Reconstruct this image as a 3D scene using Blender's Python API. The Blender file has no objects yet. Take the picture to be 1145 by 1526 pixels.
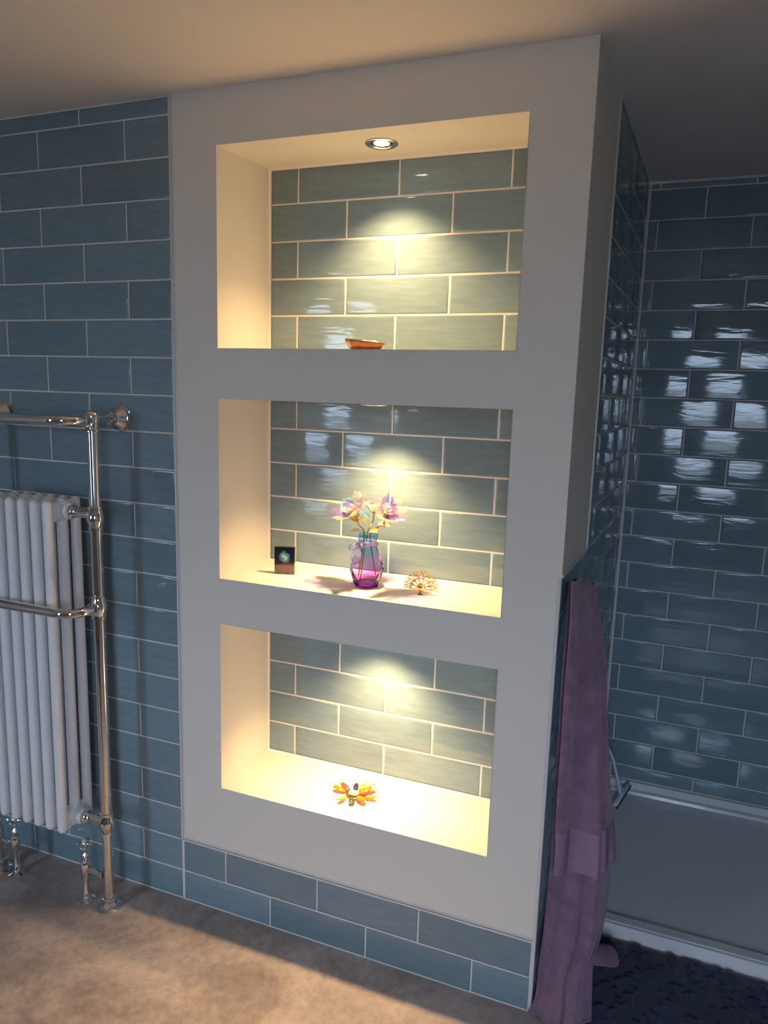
import bpy, bmesh, math, random
from mathutils import Vector, Matrix
random.seed(7)
S = bpy.context.scene
COL = S.collection

# ------------------------------------------------------------------ camera
CAM = Vector((1.2692, -1.671, 1.568)); YAW, PITCH, ROLL, FPX = -0.366, -0.1661, 0.0294, 1082.16
_cy, _sy, _cp, _sp = math.cos(YAW), math.sin(YAW), math.cos(PITCH), math.sin(PITCH)
FWD = Vector((_sy*_cp, _cy*_cp, _sp)); _r = Vector((_cy, -_sy, 0)); _u = _r.cross(FWD)
RIGHT = _r*math.cos(ROLL) + _u*math.sin(ROLL); UP = _u*math.cos(ROLL) - _r*math.sin(ROLL)
cd = bpy.data.cameras.new('camera'); cam = bpy.data.objects.new('camera', cd); COL.objects.link(cam)
cd.sensor_fit = 'HORIZONTAL'; cd.sensor_width = 36.0; cd.lens = 36.0*FPX/1145.0; cd.clip_start = 0.02
M = Matrix((RIGHT, UP, -FWD)).transposed().to_4x4(); M.translation = CAM
cam.matrix_world = M; S.camera = cam

def ray(px, py): return FWD + RIGHT*((px-572.5)/FPX) - UP*((py-763)/FPX)
def on_plane(px, py, n, d):
    n = Vector(n); r = ray(px, py); return CAM + r*((d - n.dot(CAM))/n.dot(r))

# ------------------------------------------------------------------ world, exposure, window portals
S.view_settings.view_transform = 'Standard'; S.view_settings.look = 'None'
S.view_settings.gamma = 1.0; S.view_settings.use_curve_mapping = False
S.view_settings.exposure = 0.0
S.cycles.transparent_max_bounces = 40          # light passes through all the layered foil petals
W = bpy.data.worlds.new('overcast_sky'); S.world = W; W.use_nodes = True
bg = W.node_tree.nodes['Background']
# overcast sky: three times brighter overhead than at the horizon
_nt = W.node_tree; _tc = _nt.nodes.new('ShaderNodeTexCoord'); _sx = _nt.nodes.new('ShaderNodeSeparateXYZ'); _mr = _nt.nodes.new('ShaderNodeMapRange')
_nt.links.new(_tc.outputs['Generated'], _sx.inputs[0]); _nt.links.new(_sx.outputs['Z'], _mr.inputs['Value'])
_mr.inputs['To Min'].default_value = 12.3; _mr.inputs['To Max'].default_value = 37.0; _nt.links.new(_mr.outputs[0], bg.inputs['Strength'])
bg.inputs['Color'].default_value = (0.62, 0.75, 1.0, 1)
SPOT_W = 38.0; SPOT_COL = (1.0, 0.64, 0.30)

ROOM_L, ROOM_R, ROOM_B = -1.9, 2.35, -3.0
WINDOWS = [(-1.50, -1.00, 0.70, 2.08), (1.33, 1.95, 0.70, 1.98)]     # x0, x1, z0, z1 in the wall behind the camera
for x0, x1, z0, z1 in WINDOWS:
    ld = bpy.data.lights.new('window_portal', 'AREA'); ld.shape = 'RECTANGLE'; ld.size = x1-x0; ld.size_y = z1-z0
    ld.cycles.is_portal = True
    lo = bpy.data.objects.new('window_portal', ld); COL.objects.link(lo)
    lo.location = ((x0+x1)/2, ROOM_B-0.10, (z0+z1)/2); lo.rotation_euler = (math.radians(90), 0, 0)

# ------------------------------------------------------------------ materials
def nmat(name):
    m = bpy.data.materials.new(name); m.use_nodes = True
    nt = m.node_tree; return m, nt, nt.nodes['Principled BSDF']
def N(nt, kind, **kw):
    n = nt.nodes.new(kind)
    for k, v in kw.items():
        if k in n.inputs: n.inputs[k].default_value = v
        else: setattr(n, k, v)
    return n
def ramp(nt, stops):
    r = nt.nodes.new('ShaderNodeValToRGB'); e = r.color_ramp.elements
    while len(e) < len(stops): e.new(0.5)
    for s, (p, c) in zip(e, stops): s.position = p; s.color = (*c, 1)
    return r
def srgb(r, g, b):
    f = lambda c: (c/255/12.92 if c/255 <= .04045 else ((c/255+.055)/1.055)**2.4)
    return (f(r), f(g), f(b))
def simple(name, col, rough=.5, metal=0.0, bump=None, **kw):
    m, nt, p = nmat(name); p.inputs['Base Color'].default_value = (*col, 1)
    p.inputs['Roughness'].default_value = rough; p.inputs['Metallic'].default_value = metal
    for k, v in kw.items(): p.inputs[k].default_value = v
    if bump:
        tc = N(nt, 'ShaderNodeTexCoord'); no = N(nt, 'ShaderNodeTexNoise', Scale=bump[0], Detail=3.0)
        b = N(nt, 'ShaderNodeBump', Strength=bump[1], Distance=bump[2])
        nt.links.new(tc.outputs['Object'], no.inputs['Vector']); nt.links.new(no.outputs['Fac'], b.inputs['Height'])
        nt.links.new(b.outputs['Normal'], p.inputs['Normal'])
    return m

def tile_material():
    m, nt, p = nmat('glazed_tile'); L = nt.links.new
    tc = N(nt, 'ShaderNodeTexCoord'); oi = N(nt, 'ShaderNodeObjectInfo')
    mul = N(nt, 'ShaderNodeMath', operation='MULTIPLY'); mul.inputs[1].default_value = 57.0; L(oi.outputs['Random'], mul.inputs[0])
    cb = N(nt, 'ShaderNodeCombineXYZ'); L(mul.outputs[0], cb.inputs[0]); L(mul.outputs[0], cb.inputs[2])
    add = N(nt, 'ShaderNodeVectorMath', operation='ADD'); L(tc.outputs['Object'], add.inputs[0]); L(cb.outputs[0], add.inputs[1])
    mp = N(nt, 'ShaderNodeMapping'); mp.inputs['Scale'].default_value = (1.0, 5.0, 1.0); L(add.outputs[0], mp.inputs['Vector'])
    n1 = N(nt, 'ShaderNodeTexNoise', Scale=7.0, Detail=2.0, Roughness=.5, Distortion=.6); L(mp.outputs[0], n1.inputs['Vector'])
    n2 = N(nt, 'ShaderNodeTexNoise', Scale=16.0, Detail=3.0); L(mp.outputs[0], n2.inputs['Vector'])
    b1 = N(nt, 'ShaderNodeBump', Strength=.32, Distance=.0035); L(n1.outputs['Fac'], b1.inputs['Height'])
    b2 = N(nt, 'ShaderNodeBump', Strength=.25, Distance=.0008); L(n2.outputs['Fac'], b2.inputs['Height']); L(b1.outputs[0], b2.inputs['Normal'])
    L(b2.outputs[0], p.inputs['Normal'])
    cr = ramp(nt, [(0.25, (.188, .270, .312)), (.75, (.228, .325, .375))]); L(n2.outputs['Fac'], cr.inputs['Fac'])
    hs = N(nt, 'ShaderNodeHueSaturation'); L(cr.outputs['Color'], hs.inputs['Color'])
    mr = N(nt, 'ShaderNodeMapRange'); mr.inputs['To Min'].default_value = .9; mr.inputs['To Max'].default_value = 1.1
    L(oi.outputs['Random'], mr.inputs['Value']); L(mr.outputs[0], hs.inputs['Value']); L(hs.outputs[0], p.inputs['Base Color'])
    p.inputs['Roughness'].default_value = .07; p.inputs['IOR'].default_value = 1.5
    return m

def floor_material():
    m, nt, p = nmat('stone_vinyl'); L = nt.links.new
    tc = N(nt, 'ShaderNodeTexCoord')
    a = N(nt, 'ShaderNodeTexNoise', Scale=3.2, Detail=9.0, Roughness=.62, Distortion=1.2); L(tc.outputs['Object'], a.inputs['Vector'])
    b = N(nt, 'ShaderNodeTexNoise', Scale=38.0, Detail=6.0, Roughness=.7); L(tc.outputs['Object'], b.inputs['Vector'])
    ca = ramp(nt, [(.30, srgb(142, 130, 124)), (.5, srgb(176, 162, 154)), (.72, srgb(204, 190, 180))]); L(a.outputs['Fac'], ca.inputs['Fac'])
    cb = ramp(nt, [(.35, (.62, .62, .62)), (.62, (1.1, 1.1, 1.1))]); L(b.outputs['Fac'], cb.inputs['Fac'])
    mx = N(nt, 'ShaderNodeMix', data_type='RGBA', blend_type='MULTIPLY'); mx.inputs[0].default_value = .55
    L(ca.outputs[0], mx.inputs[6]); L(cb.outputs[0], mx.inputs[7]); L(mx.outputs[2], p.inputs['Base Color'])
    bp = N(nt, 'ShaderNodeBump', Strength=.15, Distance=.001); L(b.outputs['Fac'], bp.inputs['Height']); L(bp.outputs[0], p.inputs['Normal'])
    p.inputs['Roughness'].default_value = .48
    return m

def thin_glass(name, tint, gloss=.08, grough=.02, gcol=(1, 1, 1), ior=1.45):
    """thin coloured film: light passing through takes the tint, a Fresnel part is mirrored"""
    m = bpy.data.materials.new(name); m.use_nodes = True; nt = m.node_tree; nt.nodes.clear(); L = nt.links.new
    out = N(nt, 'ShaderNodeOutputMaterial'); tr = N(nt, 'ShaderNodeBsdfTransparent'); tr.inputs[0].default_value = (*tint, 1)
    gl = N(nt, 'ShaderNodeBsdfGlossy', Roughness=grough); gl.inputs[0].default_value = (*gcol, 1)
    fr = N(nt, 'ShaderNodeFresnel', IOR=ior); ad = N(nt, 'ShaderNodeMath', operation='ADD'); ad.inputs[1].default_value = gloss
    ad.use_clamp = True; L(fr.outputs[0], ad.inputs[0])
    mx = N(nt, 'ShaderNodeMixShader'); L(ad.outputs[0], mx.inputs[0]); L(tr.outputs[0], mx.inputs[1]); L(gl.outputs[0], mx.inputs[2])
    L(mx.outputs[0], out.inputs[0])
    return m, nt, tr

def ombre_glass():
    m, nt, tr = thin_glass('ombre_glass', (1, 1, 1), .02, .02, ior=1.25); L = nt.links.new
    tc = N(nt, 'ShaderNodeTexCoord'); sx = N(nt, 'ShaderNodeSeparateXYZ'); L(tc.outputs['Object'], sx.inputs[0])
    mr = N(nt, 'ShaderNodeMapRange'); mr.inputs['From Max'].default_value = .145; L(sx.outputs['Z'], mr.inputs['Value'])
    cr = ramp(nt, [(0.0, (.70, .30, .78)), (.25, (.95, .62, .98)), (.42, (.86, .74, 1.0)), (.65, (.60, .76, 1.0)), (1.0, (.42, .72, 1.0))])
    L(mr.outputs[0], cr.inputs['Fac']); L(cr.outputs[0], tr.inputs[0])
    return m

def film(name, tint, back, d=.30):
    """iridescent foil petal: tinted transmission, complementary sheen and a little diffuse"""
    m, nt, tr = thin_glass(name, tint, .06, .12, back); L = nt.links.new
    out = [n for n in nt.nodes if n.type == 'OUTPUT_MATERIAL'][0]; mx = out.inputs[0].links[0].from_node
    df = N(nt, 'ShaderNodeBsdfTranslucent'); df.inputs[0].default_value = (*back, 1)
    d2 = N(nt, 'ShaderNodeBsdfDiffuse'); d2.inputs[0].default_value = (*back, 1)
    m1 = N(nt, 'ShaderNodeMixShader'); m1.inputs[0].default_value = .5; L(df.outputs[0], m1.inputs[1]); L(d2.outputs[0], m1.inputs[2])
    m2 = N(nt, 'ShaderNodeMixShader'); m2.inputs[0].default_value = d
    L(mx.outputs[0], m2.inputs[1]); L(m1.outputs[0], m2.inputs[2]); L(m2.outputs[0], out.inputs[0])
    return m

def towel_material(name, base, scale=900.0):
    m, nt, p = nmat(name); L = nt.links.new
    tc = N(nt, 'ShaderNodeTexCoord')
    a = N(nt, 'ShaderNodeTexNoise', Scale=scale*.35, Detail=2.0); b = N(nt, 'ShaderNodeTexNoise', Scale=26.0, Detail=4.0)
    L(tc.outputs['Object'], a.inputs['Vector']); L(tc.outputs['Object'], b.inputs['Vector'])
    ad = N(nt, 'ShaderNodeMath', operation='MULTIPLY_ADD'); ad.inputs[1].default_value = .45; L(a.outputs['Fac'], ad.inputs[0]); L(b.outputs['Fac'], ad.inputs[2])
    lo = tuple(c*.72 for c in base); hi = tuple(min(1, c*1.25) for c in base)
    cr = ramp(nt, [(.45, lo), (1.0, hi)]); L(ad.outputs[0], cr.inputs['Fac']); L(cr.outputs[0], p.inputs['Base Color'])
    bp = N(nt, 'ShaderNodeBump', Strength=.8, Distance=.003); L(a.outputs['Fac'], bp.inputs['Height']); L(bp.outputs[0], p.inputs['Normal'])
    p.inputs['Roughness'].default_value = .95; p.inputs['Sheen Weight'].default_value = .35; p.inputs['Sheen Roughness'].default_value = .5
    return m

MT = dict(
    plaster=simple('painted_plaster', srgb(236, 231, 220), .62, bump=(55.0, .06, .002)),
    ceiling=simple('ceiling_paint', srgb(240, 233, 224), .8, bump=(30.0, .05, .002)),
    room=simple('room_paint', srgb(196, 192, 186), .8),
    tile=tile_material(),
    grout=simple('grout', srgb(228, 224, 216), .85, bump=(300.0, .2, .001)),
    trim=simple('white_trim', srgb(222, 220, 216), .32),
    floor=floor_material(),
    chrome=simple('chrome', (.78, .77, .75), .06, 1.0),
    white=simple('radiator_enamel', srgb(242, 243, 245), .28),
    tray=simple('shower_tray_resin', srgb(222, 226, 230), .14, bump=(9.0, .2, .004)),
    riser=simple('tray_riser_white', srgb(244, 245, 247), .35),
    towel=towel_material('plum_terry', srgb(142, 110, 134)),
    hem=simple('plum_woven_hem', srgb(150, 124, 148), .85, bump=(700.0, .4, .001)),
    mat=towel_material('navy_chenille', srgb(44, 52, 84), 500.0),
    gold=simple('gold_metal', (.86, .55, .16), .18, 1.0),
    bronze=simple('amber_shell', srgb(118, 68, 34), .2, .2, bump=(60.0, .3, .002)),
    pearl=simple('pearl', srgb(240, 232, 224), .18),
    crystal=simple('clear_crystal', srgb(236, 236, 240), .05, **{'Transmission Weight': .55, 'IOR': 1.5}),
    dark=simple('dark_recess', srgb(40, 36, 32), .35),
    black=simple('black_print_back', srgb(14, 12, 18), .12),
    rubber=simple('black_rubber', srgb(18, 20, 24), .5),
    grey_plastic=simple('pale_grey_plastic', srgb(214, 222, 232), .35),
    upvc=simple('window_frame_white', srgb(235, 235, 235), .35),
    lawn=simple('outside_ground', srgb(98, 97, 94), .95, bump=(4.0, .3, .05)),
    stem=simple('bronze_stem', (.42, .25, .06), .28, .9),
)
MT['pane'] = thin_glass('window_pane', (.96, .98, .98), 0.0, .0)[0]
MT['vase'] = ombre_glass()
MT['acrylic'] = thin_glass('clear_acrylic', (.93, .95, .96), .05, .02)[0]
MT['ribbon'] = film('organza_ribbon', (.92, .88, 1.0), (.80, .66, .95), .18)
FILMS = [film('foil_yellow', (.70, .66, 1.0), (1.0, .93, .55), .20), film('foil_pink', (.88, .50, 1.0), (1.0, .62, .66), .15),
         film('foil_cyan', (.45, .68, 1.0), (.45, .85, .88), .15), film('foil_violet', (.55, .46, 1.0), (.64, .46, .95), .15),
         film('foil_mint', (.58, .70, 1.0), (.88, 1.0, .72), .18), film('foil_amber', (1.0, .80, .60), (1.0, .62, .18), .32)]
GEMS = {k: simple('gem_'+k, srgb(*c), .12, **{'Transmission Weight': .35, 'IOR': 1.5}) for k, c in dict(
    amber=(226, 150, 24), pink=(226, 92, 96), green=(52, 108, 96), purple=(72, 52, 110), honey=(232, 190, 90), clear=(238, 226, 190)).items()}
def emitter(name, col, s):
    m, nt, p = nmat(name); p.inputs['Emission Color'].default_value = (*col, 1); p.inputs['Emission Strength'].default_value = s
    p.inputs['Base Color'].default_value = (1, 1, 1, 1); return m
MT['lens'] = emitter('lamp_lens', (1.0, .86, .66), 22.0)

# ------------------------------------------------------------------ mesh helpers
NOFIX = set()
def obj(name, bm, mat, parent=None, smooth=False, loc=None):
    me = bpy.data.meshes.new(name)
    if isinstance(bm, bmesh.types.BMesh):
        if id(bm) in NOFIX: NOFIX.discard(id(bm))
        else: bmesh.ops.recalc_face_normals(bm, faces=bm.faces[:])
        bm.to_mesh(me); bm.free()
    if smooth:
        for p in me.polygons: p.use_smooth = True
    for m in (mat if isinstance(mat, (list, tuple)) else [mat]): me.materials.append(MT[m] if isinstance(m, str) else m)
    o = bpy.data.objects.new(name, me); COL.objects.link(o)
    if parent: o.parent = parent
    if loc: o.location = loc
    return o
def tag(o, label=None, cat=None, group=None, kind=None):
    for k, v in (('label', label), ('category', cat), ('group', group), ('kind', kind)):
        if v: o[k] = v
    return o
def thing(name, label, cat, loc=(0, 0, 0), group=None):
    o = bpy.data.objects.new(name, None); COL.objects.link(o); o.location = loc; o.empty_display_size = .05
    return tag(o, label, cat, group)
def box(bm, a, b):
    vs = [bm.verts.new((x, y, z)) for z in (a[2], b[2]) for y in (a[1], b[1]) for x in (a[0], b[0])]
    for f in ((0, 2, 3, 1), (4, 5, 7, 6), (0, 1, 5, 4), (2, 6, 7, 3), (0, 4, 6, 2), (1, 3, 7, 5)): bm.faces.new([vs[i] for i in f])
def boxes(*lst):
    bm = bmesh.new()
    for a, b in lst: box(bm, a, b)
    return bm
def prism(bm, pts, z0, z1):
    lo = [bm.verts.new((x, y, z0)) for x, y in pts]; hi = [bm.verts.new((x, y, z1)) for x, y in pts]; n = len(pts)
    bm.faces.new(lo[::-1]); bm.faces.new(hi)
    for i in range(n): bm.faces.new((lo[i], lo[(i+1) % n], hi[(i+1) % n], hi[i]))
def tube(bm, path, r, seg=14, closed=False, caps=True, flat=1.0):
    P = [Vector(p) for p in path]; n = len(P); rr = r if isinstance(r, (list, tuple)) else [r]*n
    T = []
    for i in range(n):
        a = P[(i-1) % n] if (closed or i > 0) else P[i]; b = P[(i+1) % n] if (closed or i < n-1) else P[i]
        T.append((b-a).normalized())
    up = Vector((0, 0, 1)) if abs(T[0].z) < .9 else Vector((1, 0, 0))
    nrm = (up - T[0]*up.dot(T[0])).normalized(); rings = []
    for i in range(n):
        nrm = (nrm - T[i]*nrm.dot(T[i])).normalized(); bi = T[i].cross(nrm)
        rings.append([bm.verts.new(P[i] + (nrm*math.cos(2*math.pi*k/seg)*flat + bi*math.sin(2*math.pi*k/seg))*rr[i]) for k in range(seg)])
    for i in range(n if closed else n-1):
        A, B = rings[i], rings[(i+1) % n]
        for k in range(seg): bm.faces.new((A[k], A[(k+1) % seg], B[(k+1) % seg], B[k]))
    if caps and not closed: bm.faces.new(rings[0][::-1]); bm.faces.new(rings[-1])
    return rings
def lathe(bm, prof, c=(0, 0, 0), axis='z', seg=28, cap=True):
    rings = []
    for r, h in prof:
        ring = []
        for k in range(seg):
            a = 2*math.pi*k/seg; x, y = r*math.cos(a), r*math.sin(a)
            v = {'z': (x, y, h), 'x': (h, x, y), 'y': (x, h, y)}[axis]
            ring.append(bm.verts.new(Vector(c)+Vector(v)))
        rings.append(ring)
    for A, B in zip(rings, rings[1:]):
        for k in range(seg): bm.faces.new((A[k], A[(k+1) % seg], B[(k+1) % seg], B[k]))
    if cap: bm.faces.new(rings[0][::-1]); bm.faces.new(rings[-1])
def ellipsoid(bm, c, rad, rot=None, u=14, v=8):
    mtx = Matrix.Translation(c) @ (rot.to_4x4() if rot else Matrix()) @ Matrix.Diagonal((*rad, 1))
    bmesh.ops.create_uvsphere(bm, u_segments=u, v_segments=v, radius=1, matrix=mtx)
def lerp(a, b, t): return a + (b-a)*t
def smooth_path(pts, n=8):
    P = [Vector(p) for p in pts]; out = []
    for i in range(len(P)-1):
        p0, p1, p2, p3 = P[max(i-1, 0)], P[i], P[i+1], P[min(i+2, len(P)-1)]
        for k in range(n):
            t = k/n; out.append(.5*((2*p1)+(p2-p0)*t+(2*p0-5*p1+4*p2-p3)*t*t+(3*p1-p0-3*p2+p3)*t**3))
    out.append(P[-1]); return out

# ------------------------------------------------------------------ room setting
TP, RP, GAP = 0.303, 0.1027, 0.0045
WX = 1.074; SK = 0.0575                       # right edge of the niche wall; slight skew of the shower's side wall
SY = 1.18; CEIL = 2.300; CEILB = 2.315
def endx(y): return WX + SK*y

def struct(name, bm, mat, label, cat, smooth=False):
    o = obj(name, bm, mat, None, smooth); return tag(o, label, cat, None, 'structure')

bm = boxes(((ROOM_L, ROOM_B, -.06), (ROOM_R, 1.25, 0)))
struct('floor', bm, 'floor', 'mottled taupe stone-effect vinyl floor of the bathroom', 'floor')
bm = bmesh.new()
ys = [(ROOM_B, CEIL), (0, CEIL), (1.3, CEIL+(CEILB-CEIL)*1.3/SY)]
vb = [[bm.verts.new((x, y, z)) for x in (ROOM_L, ROOM_R)] for y, z in ys]
vt = [[bm.verts.new((x, y, 2.42)) for x in (ROOM_L, ROOM_R)] for y, z in ys]
for i in range(2):
    bm.faces.new((vb[i][0], vb[i+1][0], vb[i+1][1], vb[i][1])); bm.faces.new((vt[i][0], vt[i][1], vt[i+1][1], vt[i+1][0]))
    for s in (0, 1): bm.faces.new((vb[i][s], vb[i+1][s], vt[i+1][s], vt[i][s]))
bm.faces.new((vb[0][0], vb[0][1], vt[0][1], vt[0][0])); bm.faces.new((vb[2][0], vb[2][1], vt[2][1], vt[2][0]))
struct('ceiling', bm, 'ceiling', 'plain off-white painted ceiling over bathroom and shower', 'ceiling')
struct('wall_left', boxes(((ROOM_L-.12, ROOM_B-.2, 0), (ROOM_L, .1, 2.42))), 'room', 'plain painted wall beyond the towel radiator', 'wall')

# wall behind the camera, with two window openings
bm = bmesh.new(); xs = [ROOM_L]
for w in WINDOWS: xs += [w[0], w[1]]
xs.append(ROOM_R)
for i in range(len(xs)-1):
    if i % 2 == 0: box(bm, (xs[i], ROOM_B-.2, 0), (xs[i+1], ROOM_B, CEIL))
    else:
        w = WINDOWS[i//2]; box(bm, (w[0], ROOM_B-.2, 0), (w[1], ROOM_B, w[2])); box(bm, (w[0], ROOM_B-.2, w[3]), (w[1], ROOM_B, CEIL))
struct('wall_back', bm, 'room', 'plain painted wall with two windows facing the niche wall', 'wall')
for i, (x0, x1, z0, z1) in enumerate(WINDOWS):
    y0, y1 = ROOM_B-.16, ROOM_B-.11; f = .045
    root = tag(bpy.data.objects.new('window_%d' % (i+1), None), ('tall narrow white-framed window opposite the radiator' if i == 0 else 'smaller white-framed window opposite the shower'), 'window', None, 'structure')
    COL.objects.link(root)
    obj('window_frame', boxes(((x0, y0, z0), (x0+f, y1, z1)), ((x1-f, y0, z0), (x1, y1, z1)), ((x0+f, y0, z0), (x1-f, y1, z0+f)), ((x0+f, y0, z1-f), (x1-f, y1, z1))), 'upvc', root)
    zm = z0+(z1-z0)*.62
    obj('transom', boxes(((x0+f, y0, zm-.02), (x1-f, y1, zm+.02))), 'upvc', root)
    for a, b in ((z0+f, zm-.02), (zm+.02, z1-f)):
        obj('pane', boxes(((x0+f, y0+.02, a), (x1-f, y0+.024, b))), 'pane', root)
    obj('window_sill', boxes(((x0-.03, ROOM_B-.11, z0-.03), (x1+.03, ROOM_B+.04, z0))), 'upvc', root)
struct('ground', boxes(((-30, -45, -.6), (30, ROOM_B-.2, -.5))), 'lawn', 'open ground outside the windows', 'ground')

# tiles -----------------------------------------------------------------------------------------------
_tile_cache = {}
def tile_mesh(w, h):
    key = (round(w, 4), round(h, 4))
    if key in _tile_cache: return _tile_cache[key]
    verts, faces = [], []
    i1, i2 = min(.0022, w*.2, h*.2), min(.0055, w*.35, h*.35)
    for ins, d in ((0, -.0075), (0, -.0016), (i1, -.0004), (i2, 0.0)):
        a, b = w/2-ins, h/2-ins
        verts += [(-a, -b, d), (a, -b, d), (a, b, d), (-a, b, d)]
    for r in range(3):
        for k in range(4): faces.append((r*4+k, r*4+(k+1) % 4, r*4+4+(k+1) % 4, r*4+4+k))
    faces.append((12, 13, 14, 15))
    me = bpy.data.meshes.new('tile'); me.from_pydata(verts, [], faces)
    for p in me.polygons: p.use_smooth = True
    me.materials.append(MT['tile']); _tile_cache[key] = me; return me
def tiled(parent, O, U, Nn, lines, u0f, u1, jofs, wob=.0016):
    """rows between consecutive z lines; tiles run along U from u0f(row) to u1, half bond"""
    U = Vector(U).normalized(); Nn = Vector(Nn).normalized(); O = Vector(O)
    for r in range(len(lines)-1):
        za, zb = lines[r+1], lines[r]; u0 = u0f(r)
        h = zb-za-GAP
        if h < .006: continue
        j = jofs(r); k = math.floor((u0-j)/TP); a = u0
        while a < u1-1e-5:
            b = min(j+(k+1)*TP, u1); k += 1
            w = b-a-GAP
            if w > .006:
                o = bpy.data.objects.new('tile', tile_mesh(w, h)); COL.objects.link(o); o.parent = parent
                rot = Matrix((U, Vector((0, 0, 1)), Nn)).transposed().to_4x4()
                wb = Matrix.Rotation(random.uniform(-wob, wob)*min(1, .2/w), 4, 'Y') @ Matrix.Rotation(random.uniform(-wob, wob)*2, 4, 'X')
                o.matrix_world = Matrix.Translation(O+U*((a+b)/2)+Vector((0, 0, (za+zb)/2))) @ rot @ wb
            a = b
def down(z_top, first, z_bot, pitch=RP):
    L = [z_top, first]
    while L[-1]-pitch > z_bot+.004: L.append(L[-1]-pitch)
    L.append(z_bot); return L

# niche wall: painted panel with three openings, tiled field to its left and tiled plinth below
ND = .257
NX0, NX1, NXB = .146, .937, .153
NICHES = [(1.665, 2.166, 2.178), (1.0385, 1.5325, 1.5325), (.4065, .907, .907)]
hb = .0975; PZ = hb+RP        # underside of the painted panel
bm = bmesh.new()
gx = [.012, NX0, NX1, WX-.001]; gz = [PZ+.012, .4065, .907, 1.0385, 1.5325, 1.665, 2.166, CEIL]
V = {}
def gv(x, y, z):
    k = (round(x, 5), round(y, 5), round(z, 5))
    if k not in V: V[k] = bm.verts.new((x, y, z))
    return V[k]
for i in range(3):
    for j in range(7):
        if i == 1 and j in (1, 3, 5): continue
        bm.faces.new((gv(gx[i], 0, gz[j]), gv(gx[i+1], 0, gz[j]), gv(gx[i+1], 0, gz[j+1]), gv(gx[i], 0, gz[j+1])))
for z0, z1, z1b in NICHES:
    f = [gv(NX0, 0, z0), gv(NX1, 0, z0), gv(NX1, 0, z1), gv(NX0, 0, z1)]
    b = [gv(NXB, ND, z0), gv(NX1, ND, z0), gv(NX1, ND, z1b), gv(NXB, ND, z1b)]
    for k in range(4): bm.faces.new((f[k], b[k], b[(k+1) % 4], f[(k+1) % 4]))
# closed solid round the back
ob = [gv(gx[0], .30, gz[0]), gv(gx[3], .30, gz[0]), gv(gx[3], .30, CEIL), gv(gx[0], .30, CEIL)]
NOFIX.add(id(bm))
wall = struct('wall_front', bm, 'plaster', 'tiled wall with a painted panel holding three lit niches', 'wall')
for v in [v for v in wall.data.vertices]: pass
bv = wall.modifiers.new('edge', 'BEVEL'); bv.width = .0025; bv.segments = 2; bv.limit_method = 'ANGLE'; bv.angle_limit = math.radians(40)
obj('wall_core', boxes(((ROOM_L, .0075, 0), (0, .12, CEIL)), ((0, ND+.008, 0), (WX-.02, .40, CEIL)), ((0, .0075, 0), (WX-.012, ND, PZ+.01)), ((WX-.1, .02, .2), (WX-.03, ND+.01, CEIL)), ((.02, .02, .2), (.1, ND+.01, CEIL)), ((.1, .1, .2), (WX-.1, ND, .33)), ((.1, .1, .96), (WX-.1, ND, 1.02)), ((.1, .1, 1.59), (WX-.1, ND, 1.64)), ((.1, .1, 2.23), (WX-.1, ND, 2.29))), 'grout', wall)
obj('grout', boxes(((ROOM_L, .0022, 0), (.004, .0073, CEIL)), ((.004, .0022, 0), (WX-.008, .0073, PZ))), 'grout', wall)
lines = [CEIL-.002] + [hb+RP*(21-k) for k in range(22)] + [.002]
A0 = -.144
tiled(wall, (0, 0, 0), (1, 0, 0), (0, -1, 0), lines, lambda r: ROOM_L, 0.002, lambda r: A0 if r % 2 == 1 else A0-TP/2)
SJ = .1553
tiled(wall, (0, 0, 0), (1, 0, 0), (0, -1, 0), [PZ, hb, .002], lambda r: .006, WX-.004, lambda r: SJ if r == 0 else SJ-TP/2)
def strip(bm, a, b, w, d=.0035):
    box(bm, a, b)
obj('tile_trim', boxes(((.0015, -.0030, PZ+.002), (.0065, .006, CEIL))), 'trim', wall)
obj('tile_trim', boxes(((.008, -.0012, PZ+.002), (.0125, .006, CEIL))), 'trim', wall)
obj('tile_trim', boxes(((.0015, -.0030, PZ+.0005), (WX-.001, .006, PZ+.0055))), 'trim', wall)
obj('tile_trim', boxes(((.0125, -.0012, PZ+.0075), (WX-.001, .006, PZ+.0125))), 'trim', wall)
ZP = 1.152        # underside of the plaster on the shower side
obj('corner_trim', boxes(((WX-.010, -.0022, .002), (WX-.001, .004, ZP))), 'trim', wall)
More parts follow.
